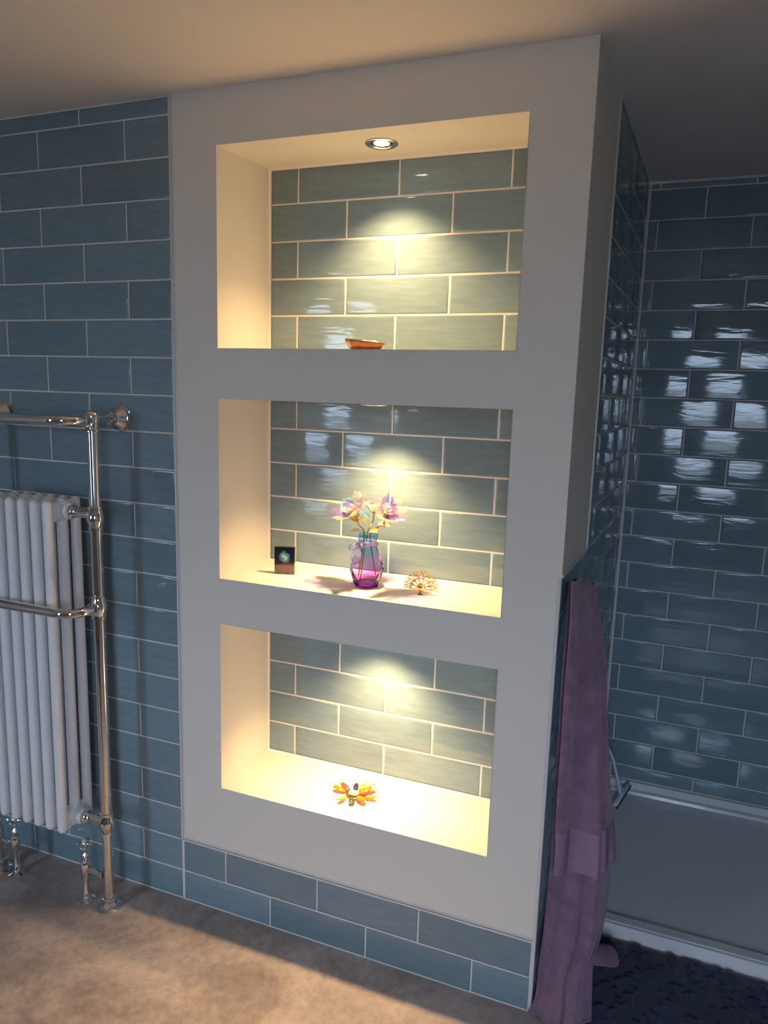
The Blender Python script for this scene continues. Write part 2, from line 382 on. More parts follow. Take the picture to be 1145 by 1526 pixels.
# niche backs
for i, (z0, z1, z1b) in enumerate(NICHES):
    back = obj('niche_back', boxes(((NXB-.004, ND-.001, z0-.002), (NX1+.004, ND+.004, z1b+.002))), 'grout', wall)
    back['label'] = ('tiled back of the top niche', 'tiled back of the middle niche', 'tiled back of the bottom niche')[i]
    first = (2.0810, 1.4455, .8130)[i]
    jn = (.2442, .2450, .2490)[i]
    ln = down(z1b-.002, first, z0+.003)
    if i == 2: ln = [z1b-.002, .8130, .7125, .6095, .5080, z0+.003]
    odd = (0, 0, 0)[i]
    tiled(back, (0, ND-.0025, 0), (1, 0, 0), (0, -1, 0), ln, lambda r: NXB+.003, NX1-.003, lambda r: jn if r % 2 == odd else jn-TP/2, wob=.0008)
    # soft bead of sealant round the tiled back
    bm = bmesh.new(); q = .010
    cs = [(NXB, z0), (NX1, z0), (NX1, z1b), (NXB, z1b)]; ce = [(NXB+q, z0+q), (NX1-q, z0+q), (NX1-q, z1b-q), (NXB+q, z1b-q)]
    A = [bm.verts.new((x, ND-q*1.2, z)) for x, z in cs]; B = [bm.verts.new((x*1.0, ND-.0035, z)) for x, z in [(lerp(c[0], e[0], .55), lerp(c[1], e[1], .55)) for c, e in zip(cs, ce)]]
    Cc = [bm.verts.new((lerp(c[0], e[0], .2), ND-.006, lerp(c[1], e[1], .2))) for c, e in zip(cs, ce)]
    for k in range(4):
        bm.faces.new((A[k], A[(k+1) % 4], Cc[(k+1) % 4], Cc[k])); bm.faces.new((Cc[k], Cc[(k+1) % 4], B[(k+1) % 4], B[k]))
    obj('sealant_bead', bm, 'plaster', back, True)

# shower side wall (end of the niche wall, slightly out of square)
EN = Vector((1, -SK, 0)).normalized(); EU = Vector((SK, 1, 0)).normalized(); EL = SY*math.hypot(1, SK)
def ep(u, n, z): return Vector((WX, 0, 0)) + EU*u + EN*n + Vector((0, 0, z))
def ebox(bm, u0, u1, n0, n1, z0, z1):
    pts = [ep(u0, n0, 0), ep(u1, n0, 0), ep(u1, n1, 0), ep(u0, n1, 0)]; prism(bm, [(p.x, p.y) for p in pts], z0, z1)
bm = bmesh.new(); ebox(bm, .008, EL+.05, -.10, -.0078, 0, 2.31)
wl = struct('wall_shower_left', bm, 'grout', 'shower side wall, painted at the top front corner and tiled elsewhere', 'wall')
YP = .345
bm = bmesh.new(); ebox(bm, .0005, YP-.008, -.0077, -.0005, ZP+.008, 2.305); obj('painted_panel', bm, 'plaster', wl)
bm = bmesh.new(); ebox(bm, YP-.008, YP, -.0077, .003, ZP, 2.305); obj('tile_trim', bm, 'trim', wl)
bm = bmesh.new(); ebox(bm, .001, YP-.008, -.0077, .003, ZP, ZP+.008); obj('tile_trim', bm, 'trim', wl)
bm = bmesh.new(); ebox(bm, YP, EL, -.0077, -.0024, .0, 2.31); ebox(bm, .006, YP, -.0077, -.0024, 0, ZP-.001); obj('grout', bm, 'grout', wl)
SZ = 2.2879
ln = [CEILB-.006] + [SZ-RP*k for k in range(22)] + [.075]
def eu0(r): return .004 if r >= 12 else YP+.001
ln2 = list(ln); ln2[11+1-0] = ln[12]
tiled(wl, (WX, 0, 0), EU, EN, [z if abs(z-1.1582) > .02 else ZP for z in ln], eu0, EL-.006, lambda r: .612 if r % 2 == 0 else .612-TP/2)
# lowest front tiles below tray level
tiled(wl, (WX, 0, 0), EU, EN, [.075, .002], lambda r: .004, .352, lambda r: .612-TP/2)

# shower back and right wall
wb = struct('wall_shower_back', boxes(((.95, SY+.0078, 0), (ROOM_R+.1, SY+.1, 2.33))), 'grout', 'glossy blue-green tiled back wall of the shower', 'wall')
obj('grout', boxes(((endx(SY)-.02, SY+.0022, .04), (ROOM_R, SY+.0077, 2.325))), 'grout', wb)
SJX = 1.1781
tiled(wb, (0, SY, 0), (1, 0, 0), (0, -1, 0), ln, lambda r: endx(SY)+.003, ROOM_R-.004, lambda r: SJX+TP/2 if r % 2 == 1 else SJX, wob=.004)
wr = struct('wall_right', boxes(((ROOM_R+.0078, ROOM_B-.2, 0), (ROOM_R+.12, SY+.1, 2.42))), 'room', 'right-hand wall, tiled inside the shower', 'wall')
obj('grout', boxes(((ROOM_R+.0022, .3, 0), (ROOM_R+.0077, SY, 2.31))), 'grout', wr)
obj('painted_panel', boxes(((ROOM_R, ROOM_B, 0), (ROOM_R+.0077, .3, 2.30))), 'room', wr)
tiled(wr, (ROOM_R, SY, 0), (0, -1, 0), (-1, 0, 0), [CEIL]+ln[1:], lambda r: .004, .88, lambda r: .1 if r % 2 else .1-TP/2, wob=.004)

# ------------------------------------------------------------------ recessed downlights
def downlight(i, z):
    t = thing('downlight', ('recessed chrome downlight glowing in the ceiling of the top niche', 'recessed downlight in the ceiling of the middle niche above the roses', 'recessed downlight in the ceiling of the bottom niche')[i], 'downlight', (.551, .112, z), 'niche downlights')
    bm = bmesh.new(); lathe(bm, [(.028, .001), (.0415, .0008), (.0425, -.001), (.0415, -.0035), (.037, -.0055), (.0315, -.0050), (.0265, -.0015), (.0265, .001)], cap=False, seg=40); obj('bezel', bm, 'chrome', t, True)
    bm = bmesh.new(); lathe(bm, [(.0262, -.001), (.022, -.0006), (.0195, -.0012)], cap=False, seg=32); obj('reflector_ring', bm, 'dark', t, True)
    bm = bmesh.new(); lathe(bm, [(.0195, -.0010), (.0195, -.0016), (.010, -.0032), (.002, -.0036)], seg=32); obj('lens', bm, 'lens', t, True)
    ld = bpy.data.lights.new('spot', 'SPOT'); ld.energy = SPOT_W; ld.color = SPOT_COL; ld.spot_size = math.radians(112); ld.spot_blend = 1.0; ld.shadow_soft_size = .014
    lo = bpy.data.objects.new('spot', ld); COL.objects.link(lo); lo.parent = t; lo.location = (0, 0, -.02)
for i, (z0, z1, z1b) in enumerate(NICHES): downlight(i, lerp(z1, z1b, .112/ND)-.0004)

# ------------------------------------------------------------------ towel radiator
PX, LX, PY = -.178, -.622, -.117
rad = thing('towel_radiator', 'white column radiator in a chrome towel rail frame on the tiled wall', 'radiator', ((PX+LX)/2, PY, 0))
def part(name, bm, mat, parent=rad, smooth=True):
    o = obj(name, bm, mat, parent, smooth)
    o.matrix_parent_inverse = Matrix.Translation(-rad.location) if parent is rad else Matrix()
    return o
def autosmooth(o):
    o.data.set_sharp_from_angle(angle=math.radians(50)); return o
ZT, Z2, ZR1, ZR0 = 1.468, .9435, 1.198, .279
for x in (PX, LX):
    bm = bmesh.new()
    tube(bm, [(x, PY, .0), (x, PY, ZT)], .0155, 24)
    post = autosmooth(part('post', bm, 'chrome'))
    def ring(z, ball=True):
        b = bmesh.new()
        prof = [(.0155, z-.034), (.0195, z-.033), (.0195, z-.027), (.0168, z-.025)]
        if ball: prof += [(.0185, z-.018), (.0225, z-.009), (.0238, z), (.0225, z+.009), (.0185, z+.018)]
        prof += [(.0168, z+.025), (.0195, z+.027), (.0195, z+.033), (.0155, z+.034)]
        lathe(b, prof, (x, PY, 0), cap=False, seg=26); return autosmooth(part('ball_joint', b, 'chrome'))
    ring(ZR1); ring(Z2); ring(ZR0)
    b = bmesh.new(); lathe(b, [(.0155, ZT-.036), (.0195, ZT-.034), (.0195, ZT-.027), (.0172, ZT-.024), (.0180, ZT-.008), (.0205, ZT+.004), (.0200, ZT+.014), (.0150, ZT+.021), (.004, ZT+.0245)], (x, PY, 0), seg=26); autosmooth(part('post_cap', b, 'chrome'))
    b = bmesh.new(); lathe(b, [(.036, 0), (.036, .004), (.031, .008), (.022, .012), (.019, .026), (.021, .029), (.021, .036), (.0155, .039)], (x, PY, 0), seg=32); autosmooth(part('foot_flange', b, 'chrome'))
    b = bmesh.new(); tube(b, [(x, PY, ZT), (x, -.004, ZT)], .0125, 20); autosmooth(part('wall_arm', b, 'chrome'))
    b = bmesh.new(); lathe(b, [(.0135, -.050), (.019, -.048), (.019, -.040), (.016, -.037), (.0245, -.028), (.031, -.018), (.034, -.016), (.034, -.009), (.0285, -.010), (.031, -.007), (.037, -.006), (.037, -.0005)], (x, 0, ZT), 'y', seg=36); autosmooth(part('wall_rose', b, 'chrome'))
def rail(z):
    R, yf = .052, -.213; pts = [(PX, PY, z), (PX, yf+R, z)]
    for k in range(1, 11):
        a = math.pi/2*k/10; pts.append((PX-R+R*math.cos(a), yf+R-R*math.sin(a), z))
    for k in range(0, 11):
        a = math.pi/2*k/10; pts.append((LX+R-R*math.sin(a), yf+R-R*math.cos(a), z))
    pts.append((LX, PY, z)); b = bmesh.new(); tube(b, pts, .0138, 20); autosmooth(part('towel_rail', b, 'chrome'))
    for x in (PX, LX):
        b = bmesh.new(); lathe(b, [(.0138, PY-.020), (.0178, PY-.022), (.0178, PY-.030), (.0138, PY-.032)], (x, 0, z), 'y', cap=False, seg=24); autosmooth(part('rail_collar', b, 'chrome'))
rail(ZT-.002); rail(Z2)
# column sections
HX, PIT, NSEC = -.298, .0452, 6
ZB, ZTOP = .245, 1.243
sec0 = None
def column_bm():
    b = bmesh.new(); r = .0148; prof = [(.002, ZB)]
    for k in range(1, 7): a = math.pi/2*k/6; prof.append((r*math.sin(a), ZB+r*(1-math.cos(a))))
    for k in range(0, 6): a = math.pi/2*k/6; prof.append((r*math.cos(a), ZTOP-r*(1-math.sin(a))))
    prof.append((.002, ZTOP)); lathe(b, prof, seg=20); return b
def header_bm(zc0):
    b = bmesh.new()
    for zc in (zc0,):
        lathe(b, [(.018, -.0212), (.0268, -.018), (.0285, -.009), (.0285, .009), (.0268, .018), (.018, .0212)], (0, 0, zc), 'x', seg=26)
        path = [(0, -.050, zc), (0, .050, zc)]; rr = .0125
        for s, zz in ((1, zc+.018), (-1, zc-.018)):
            tube(b, [(0, -.052, zz), (0, .052, zz)], .0125, 14)
        box(b, (-.0115, -.050, zc-.022), (.0115, .050, zc+.022))
    return b
hm = cm = None
for k in range(NSEC):
    x = HX-k*PIT
    if hm is None:
        h = obj('radiator_section', header_bm(ZTOP-.034), 'white', rad, True); autosmooth(h); hm = h.data
        h2 = obj('bottom_header', header_bm(ZB+.034), 'white', h, True); autosmooth(h2); hm2 = h2.data
    else:
        h = bpy.data.objects.new('radiator_section', hm); COL.objects.link(h); h.parent = rad
        h2 = bpy.data.objects.new('bottom_header', hm2); COL.objects.link(h2); h2.parent = h
    h.location = (x-rad.location.x, 0, 0)
    for yo in (-.05, 0, .05):
        if cm is None: c = obj('column', column_bm(), 'white', h, True); cm = c.data
        else: c = bpy.data.objects.new('column', cm); COL.objects.link(c); c.parent = h
        c.location = (0, yo, 0)
for zc in (ZTOP-.034, ZB+.034):
    for s, xe, px in ((1, HX+.0212, PX), (-1, HX-PIT*(NSEC-1)-.0212, LX)):
        b = bmesh.new(); lathe(b, [(.021, 0), (.023, s*.002), (.023, s*.012), (.0205, s*.014)], (xe, PY, zc), 'x', seg=8); part('bush', b, 'white', smooth=False)
        b = bmesh.new(); e = (px-xe)
        lathe(b, [(.0185, s*.014), (.0205, s*.016), (.0205, s*.024), (.0165, s*.027), (.0150, s*.040), (.0150, e-s*.016), (.0165, e-s*.012), (.0165, e)], (xe, PY, zc), 'x', seg=24); autosmooth(part('connector', b, 'chrome'))
# valves
def valve(x, y, px, tag_label):
    t = thing('radiator_valve', tag_label, 'valve', (x, y, 0), 'radiator valves')
    bm = bmesh.new(); lathe(bm, [(.026, 0), (.026, .003), (.018, .008), (.011, .011), (.0085, .014), (.0085, .075), (.0125, .077), (.0125, .086), (.0145, .090), (.0145, .122), (.0115, .128), (.0095, .140), (.0115, .143), (.0115, .152), (.007, .156), (.006, .182)], seg=22); autosmooth(obj('valve_body', bm, 'chrome', t, True))
    s = 1 if px > x else -1
    bm = bmesh.new(); d = abs(px-x)-.0165; lathe(bm, [(.0095, 0), (.0095, s*.018), (.0135, s*.019), (.0135, s*.030), (.0098, s*.031), (.0098, s*(d-.006)), (.0125, s*(d-.005)), (.0125, s*d)], (0, 0, .105), 'x', seg=20); autosmooth(obj('tail_pipe', bm, 'chrome', t, True))
    bm = bmesh.new()
    for a in range(4):
        ang = math.radians(20+90*a); c, q = math.cos(ang), math.sin(ang)
        tube(bm, [(c*.004, q*.004, .187), (c*.012, q*.012, .187), (c*.021, q*.021, .188), (c*.0265, q*.0265, .188)], [.0055, .0048, .0062, .0045], 10)
    hnd = obj('cross_handle', bm, 'chrome', t, True)
    bm = bmesh.new(); lathe(bm, [(.009, .178), (.0105, .182), (.0105, .194), (.0085, .198)], seg=20); obj('handle_hub', bm, 'chrome', hnd, True)
    bm = bmesh.new(); lathe(bm, [(.0072, .1979), (.0072, .2), (.004, .2006)], seg=18); obj('indicator_cap', bm, 'white', hnd, True)
valve(-.2655, -.119, PX, 'chrome radiator valve with cross handle beside the post near the painted panel')
valve(-.556, -.112, LX, 'chrome radiator valve with cross handle beside the post away from the painted panel')

# ------------------------------------------------------------------ shower tray and squeegee
tray = thing('shower_tray', 'grey low-profile shower tray with a white front riser', 'shower tray', (1.7, .77, 0))
def tpart(name, bm, mat, smooth=False):
    o = obj(name, bm, mat, tray, smooth); o.matrix_parent_inverse = Matrix.Translation(-tray.location); return o
TZ = .045; TX1 = ROOM_R-.006
def tx0(y): return endx(y)+.006
bm = bmesh.new()
loops = []
def loop(y0, y1, dx, x1, z): return [bm.verts.new(p) for p in ((tx0(y0)+dx, y0, z), (x1, y0, z), (x1, y1, z), (tx0(y1)+dx, y1, z))]
loops = [loop(.372, SY-.004, 0, TX1, 0), loop(.372, SY-.004, 0, TX1, TZ-.002), loop(.374, SY-.006, .002, TX1-.002, TZ), loop(.404, SY-.034, .030, TX1-.03, TZ), loop(.409, SY-.039, .035, TX1-.035, TZ-.010)]
for A, B in zip(loops, loops[1:]):
    for k in range(4): bm.faces.new((A[k], A[(k+1) % 4], B[(k+1) % 4], B[k]))
bm.faces.new(loops[0][::-1]); bm.faces.new(loops[-1])
tpart('tray_body', bm, 'tray')
bm = bmesh.new(); prism(bm, [(tx0(.362), .362), (TX1, .362), (TX1, .3718), (tx0(.3718), .3718)], 0, TZ-.002); tpart('front_riser', bm, 'riser')
bm = bmesh.new(); prism(bm, [(tx0(SY)+.012, SY-.013), (TX1, SY-.013), (TX1, SY-.001), (tx0(SY), SY-.001)], TZ+.0002, .0735); tpart('upstand', bm, 'tray')
bm = bmesh.new(); prism(bm, [(tx0(.40), .40), (tx0(.40)+.012, .40), (tx0(SY)+.012, SY-.014), (tx0(SY), SY-.014)], TZ+.0002, .0735); tpart('upstand', bm, 'tray')

sq = thing('squeegee', 'pale grey shower squeegee leaning in the corner of the shower tray', 'squeegee', (1.23, 1.07, TZ))
def sqp(name, bm, mat, smooth=True):
    o = obj(name, bm, mat, sq, smooth); o.matrix_parent_inverse = Matrix.Translation(-sq.location); return o
B0, B1 = Vector((1.208, .985, .060)), Vector((1.251, 1.155, .072))
bd = (B1-B0).normalized(); bm = bmesh.new()
tube(bm, [B0, B0+bd*.006, B1-bd*.006, B1], [.005, .0095, .0095, .005], 10); sqp('blade_holder', bm, 'grey_plastic')
bm = bmesh.new(); off = Vector((.010, -.003, -.012))
vs = [bm.verts.new(p) for p in (B0+off*.3, B1+off*.3, B1+off*.85, B0+off*.85)]; ds = Vector((.003, 0, .0015))
v2 = [bm.verts.new(v.co+ds) for v in vs]; bm.faces.new(vs); bm.faces.new(v2[::-1])
for k in range(4): bm.faces.new((vs[k], vs[(k+1) % 4], v2[(k+1) % 4], v2[k]))
sqp('rubber_blade', bm, 'rubber', False)
mid = (B0+B1)/2; bm = bmesh.new()
tube(bm, smooth_path([mid+Vector((0, -.03, .004)), (1.2195, 1.058, .095), (1.2060, 1.050, .150), (1.187, 1.045, .215), (1.164, 1.04, .262), (1.150, 1.035, .285)], 6), [.0065]*31, 12); sqp('handle', bm, 'grey_plastic')
bm = bmesh.new(); tube(bm, smooth_path([mid+Vector((.002, .03, .005)), (1.2215, 1.063, .105), (1.2090, 1.052, .150)], 6), .0045, 10); sqp('fork_arm', bm, 'grey_plastic')

# ------------------------------------------------------------------ bath mat
MX0, MX1, MY0, MY1 = 1.206, 1.92, -.22, .352
bm = bmesh.new(); nx, ny = 170, 136; rnd = random.Random(3)
cells = [(rnd.uniform(MX0, MX1), rnd.uniform(MY0, MY1), rnd.uniform(.012, .022), rnd.uniform(0, 3.14)) for _ in range(420)]
from collections import defaultdict
gridc = defaultdict(list)
for c in cells: gridc[(int(c[0]/.04), int(c[1]/.04))].append(c)
def mat_h(x, y):
    h = 0; gx_, gy_ = int(x/.04), int(y/.04)
    for i in (-1, 0, 1):
        for j in (-1, 0, 1):
            for cx, cy, r, a in gridc[(gx_+i, gy_+j)]:
                dx, dy = x-cx, y-cy; u = dx*math.cos(a)+dy*math.sin(a); v = -dx*math.sin(a)+dy*math.cos(a)
                d = (u/r)**2+(v/(r*.6))**2
                if d < 1: h = max(h, (1-d)**.6)
    return h
g = []
for j in range(ny+1):
    row = []
    for i in range(nx+1):
        x = lerp(MX0, MX1, i/nx); y = lerp(MY0, MY1, j/ny)
        e = min(i, nx-i, j*1.0, ny-j)/4.0; e = min(1, e)
        wv = .003*math.sin(x*70+math.sin(y*40)) if j in (0, ny) else 0
        row.append(bm.verts.new((x, y+(wv if j == ny else 0)*.8-(.003 if j == ny else 0), .002+(.008+.008*mat_h(x, y))*math.sqrt(e))))
    g.append(row)
for j in range(ny):
    for i in range(nx): bm.faces.new((g[j][i], g[j][i+1], g[j+1][i+1], g[j+1][i]))
edge = [g[0][i] for i in range(nx+1)]+[g[j][nx] for j in range(1, ny+1)]+[g[ny][i] for i in range(nx-1, -1, -1)]+[g[j][0] for j in range(ny-1, 0, -1)]
lowv = [bm.verts.new((v.co.x, v.co.y, .0)) for v in edge]
for k in range(len(edge)): bm.faces.new((edge[k], lowv[k], lowv[(k+1) % len(edge)], edge[(k+1) % len(edge)]))
NOFIX.add(id(bm))
mo = obj('bath_mat', bm, 'mat', None, True); tag(mo, 'dark navy textured bath mat on the floor before the shower tray', 'bath mat')

# ------------------------------------------------------------------ towel on a hook
HK = ep(.20, 0, 1.088)
hook = thing('towel_hook', 'small chrome hook on the tiled shower side wall holding the towel', 'hook', HK)
def hp(name, bm, mat):
    o = obj(name, bm, mat, hook, True); o.matrix_parent_inverse = Matrix.Translation(-HK); return o
bm = bmesh.new(); lathe(bm, [(.018, 0.0005), (.018, .004), (.014, .008), (.008, .010)], HK, 'x', seg=24); hp('rose', bm, 'chrome')
bm = bmesh.new(); tube(bm, smooth_path([HK+Vector((.006, 0, 0)), HK+Vector((.026, 0, -.006)), HK+Vector((.042, 0, .0)), HK+Vector((.047, 0, .014))], 6), .0055, 12); hp('peg', bm, 'chrome')

def wallpt(px, py, off): return on_plane(px, py, EN, EN.dot(Vector((WX, 0, 0)))+off)
def ypt(px, py, y): return on_plane(px, py, (0, 1, 0), y)
def catmull(vals, t):
    n = len(vals)-1; f = min(max(t, 0), 1)*n; i = min(int(f), n-1); t = f-i
    p0, p1, p2, p3 = vals[max(i-1, 0)], vals[i], vals[i+1], vals[min(i+2, n)]
    return .5*((2*p1)+(p2-p0)*t+(2*p0-5*p1+4*p2-p3)*t*t+(3*p1-p0-3*p2+p3)*t**3)
def sheet(levels, v0, v1, nv, nu, pleat, amp, extra=0.0):
    """levels: list of (left point, right point); pleats push towards the room"""
    Ls = [l for l, r in levels]; Rs = [r for l, r in levels]
    bm = bmesh.new(); rows = []
    for j in range(nv+1):
        v = lerp(v0, v1, j/nv); Lp, Rp = catmull(Ls, v), catmull(Rs, v)
        d = (Rp-Lp); d.z = 0; n = Vector((d.y, -d.x, 0)).normalized()
        if n.y > 0: n = -n
        row = []
        for i in range(nu+1):
            u = i/nu; h = pleat(u, v); bulge = math.sin(math.pi*u)**.6
            p = Lp.lerp(Rp, u) + n*(amp(v)*h + extra + .03*bulge*min(1, v*2))
            row.append(bm.verts.new(p))
        rows.append(row)
    for j in range(nv):
        for i in range(nu): bm.faces.new((rows[j][i], rows[j][i+1], rows[j+1][i+1], rows[j+1][i]))
    NOFIX.add(id(bm))
    return bm
tw = thing('towel', 'plum terry towel hanging from a hook beside the shower down to the floor', 'towel', (1.14, .08, 0))
def twp(name, bm, mat, thick=.007):
    o = obj(name, bm, mat, tw, True); o.matrix_parent_inverse = Matrix.Translation(-tw.location)
    s = o.modifiers.new('thick', 'SOLIDIFY'); s.thickness = thick; s.offset = 0
    s2 = o.modifiers.new('sub', 'SUBSURF'); s2.levels = 1; s2.render_levels = 1
    return o
front = [(wallpt(850, 866, .022), ypt(882, 866, .215)), (wallpt(846, 890, .022), ypt(889, 885, .21)), (wallpt(841, 950, .020), ypt(894, 950, .20)), (wallpt(836, 1010, .020), ypt(900, 1010, .19)),
         (wallpt(831, 1090, .020), ypt(906, 1090, .17)), (wallpt(826, 1190, .022), ypt(914, 1180, .15)), (wallpt(823, 1302, .024), ypt(919, 1283, .13))]
def pl1(u, v): return .9*math.sin(u*9.5+.8+v*1.6)+.30*math.sin(u*17+2.0-v*4)+.16*math.sin(u*29+v*6)*math.sin(v*7) - 1.5*math.exp(-((u-.64-.03*math.sin(v*5))/.055)**2) - .7*math.exp(-((u-.30+.07*v)/.08)**2)
am1 = lambda v: .005+.013*v
twp('front_drape', sheet(front, 0, .915, 60, 72, pl1, am1), 'towel')
twp('hem_band', sheet(front, .895, 1.0, 10, 72, pl1, am1, .0025), 'hem', .006)
back = [(wallpt(849, 868, .010), ypt(881, 868, .235)), (wallpt(838, 980, .010), ypt(890, 980, .22)), (wallpt(828, 1130, .010), ypt(902, 1130, .20)), (wallpt(822, 1260, .012), ypt(913, 1260, .17)),
        (wallpt(816, 1340, .012), ypt(909, 1340, .15)), (wallpt(811, 1400, .014), ypt(899, 1398, .13)), (ypt(803, 1450, .018), ypt(886, 1440, .06)), (ypt(798, 1490, -.012), ypt(883, 1490, .02)), (ypt(784, 1520, -.03), ypt(882, 1545, .0))]
def pl2(u, v): return 1.0*math.sin(u*8.5+1.5+v*2.4)+.35*math.sin(u*15+.5-v*4)+.15*math.sin(u*27+v*9) - 1.6*math.exp(-((u-.47-.06*(1-v))/.05)**2) - .9*math.exp(-((u-.22)/.07)**2)
am2 = lambda v: .004+.017*v
bk = twp('back_drape', sheet(back, 0, 1.0, 84, 64, pl2, am2, -.004), 'towel')
for v in bk.data.vertices: v.co.z = max(v.co.z, .012 if v.co.x < 1.200 else .021)
# rolled corner lying out on the mat
bm = bmesh.new()
ctr = smooth_path([(1.165, .185, .060), (1.200, .205, .052), (1.235, .225, .044), (1.262, .238, .040)], 6)
tube(bm, ctr, [lerp(.030, .034, k/18)*(1 - .25*max(0, k-15)/3) for k in range(19)], 20, flat=.55, caps=False)
twp('loose_corner', bm, 'towel', .006)

# ------------------------------------------------------------------ middle niche: block, vase, roses, brooch
ZS = 1.0385
# acrylic picture block
pb = thing('picture_block', 'small clear acrylic block with a dark picture on the middle niche shelf', 'ornament', (.281, .125, ZS))
pb.rotation_euler = (0, 0, math.radians(16))
w, h, d = .058, .080, .014
obj('acrylic_shell', boxes(((-w/2, -d/2, 0), (w/2, d/2, h))), 'acrylic', pb)
m, nt, p = nmat('abstract_print'); L = nt.links.new
tc = N(nt, 'ShaderNodeTexCoord'); sp = N(nt, 'ShaderNodeSeparateXYZ'); L(tc.outputs['Object'], sp.inputs[0])
no = N(nt, 'ShaderNodeTexNoise', Scale=85.0, Detail=3.0, Distortion=1.0); L(tc.outputs['Object'], no.inputs['Vector'])
mr = N(nt, 'ShaderNodeMapRange'); mr.inputs['From Max'].default_value = .08; L(sp.outputs['Z'], mr.inputs['Value'])
basec = ramp(nt, [(0, (.20, .012, .03)), (.22, (.34, .02, .05)), (.40, (.05, .006, .03)), (.7, (.008, .007, .05)), (1, (.004, .003, .010))]); L(mr.outputs[0], basec.inputs[0])
gr = N(nt, 'ShaderNodeTexGradient', gradient_type='SPHERICAL'); mp = N(nt, 'ShaderNodeMapping', vector_type='POINT')
mp.inputs['Location'].default_value = (.05, 0, -1.85); mp.inputs['Scale'].default_value = (44, 0, 38); L(tc.outputs['Object'], mp.inputs['Vector']); L(mp.outputs[0], gr.inputs[0])
mu = N(nt, 'ShaderNodeMath', operation='MULTIPLY'); L(gr.outputs['Fac'], mu.inputs[0]); L(no.outputs['Fac'], mu.inputs[1])
cr = ramp(nt, [(.13, (0, 0, 0)), (.22, (.10, .36, .38)), (.32, (.30, .60, .60)), (.42, (.85, .9, .88))]); L(mu.outputs[0], cr.inputs[0])
ad = N(nt, 'ShaderNodeMix', data_type='RGBA', blend_type='ADD'); ad.inputs[0].default_value = 1; L(basec.outputs[0], ad.inputs[6]); L(cr.outputs[0], ad.inputs[7]); L(ad.outputs[2], p.inputs['Base Color'])
p.inputs['Roughness'].default_value = .25; MT['print'] = m
obj('picture', boxes(((-w/2+.005, .001, .004), (w/2-.003, .0025, h-.003))), 'print', pb)
obj('edge_band', boxes(((-w/2+.0005, -.0065, .0005), (-w/2+.0042, .0065, h-.0005)), ((w/2-.002, .001, .0005), (w/2-.0005, .0065, h-.0005)), ((-w/2+.005, .0030, .0005), (w/2-.003, .0065, h-.0005))), 'black', pb)

# faceted vase
VC = Vector((.5375, .118, ZS))
va = thing('vase', 'faceted glass vase fading from blue rim to purple base, tied with ribbon', 'vase', VC)
bm = bmesh.new(); K = 9
prof = [(.034, 0.0, .5), (.036, .004, .5), (.0475, .046, 0), (.0485, .050, 0), (.0262, .110, 0), (.0240, .118, 0), (.0290, .145, 0)]
rings = []
for r, z, t in prof:
    rings.append([bm.verts.new((r*math.cos(2*math.pi*(k+t)/K+.25), r*math.sin(2*math.pi*(k+t)/K+.25), z)) for k in range(K)])
for i in range(len(prof)-1):
    A, B = rings[i], rings[i+1]; ta, tb = prof[i][2], prof[i+1][2]
    for k in range(K):
        if ta == tb: bm.faces.new((A[k], A[(k+1) % K], B[(k+1) % K], B[k]))
        elif tb > ta: bm.faces.new((A[k], A[(k+1) % K], B[k])); bm.faces.new((A[(k+1) % K], B[(k+1) % K], B[k]))
        else: bm.faces.new((A[k], B[(k+1) % K], B[k])); bm.faces.new((A[k], A[(k+1) % K], B[(k+1) % K]))
bm.faces.new(rings[0][::-1])
body = obj('glass_body', bm, 'vase', va); 
bm = bmesh.new(); lathe(bm, [(.030, .003), (.033, .006), (.028, .012), (.005, .010)], seg=K); obj('thick_base', bm, 'vase', va)
bm = bmesh.new()
rp = [(.0262*math.cos(a)*1.06, .0262*math.sin(a)*1.06, .116+.006*math.sin(a*1.0+2.6)) for a in [2*math.pi*k/30 for k in range(30)]]
tube(bm, rp, .0035, 8, closed=True, flat=1.4); rb = obj('ribbon', bm, 'ribbon', va, True)
def ribbon_strip(pts, wd):
    bm = bmesh.new(); P = smooth_path(pts, 6); prev = None
    for i, q in enumerate(P):
        t = (P[min(i+1, len(P)-1)]-P[max(i-1, 0)]).normalized(); sd = t.cross(Vector((0, -1, .2))).normalized()*wd*(.6+.4*math.sin(math.pi*i/(len(P)-1)))
        a, b = bm.verts.new(q+sd), bm.verts.new(q-sd)
        if prev: bm.faces.new((prev[0], prev[1], b, a))
        prev = (a, b)
    NOFIX.add(id(bm)); return bm
fk = Vector((-.010, -.028, .114))
for pts, wd in (([fk, fk+Vector((-.018, -.008, .006)), fk+Vector((-.030, -.006, -.006)), fk+Vector((-.016, -.010, -.010)), fk], .0042),
                ([fk, fk+Vector((.018, -.010, .014)), fk+Vector((.040, -.006, .024)), fk+Vector((.044, -.004, .012)), fk+Vector((.02, -.010, .004)), fk], .0042),
                ([fk, fk+Vector((-.012, -.012, -.018)), fk+Vector((-.018, -.014, -.038)), fk+Vector((-.012, -.018, -.052))], .005),
                ([fk+Vector((.03, 0, .012)), fk+Vector((.042, .006, -.004)), fk+Vector((.046, .004, -.024)), fk+Vector((.050, .004, -.040))], .004)):
    obj('bow', ribbon_strip(pts, wd), 'ribbon', rb, True)

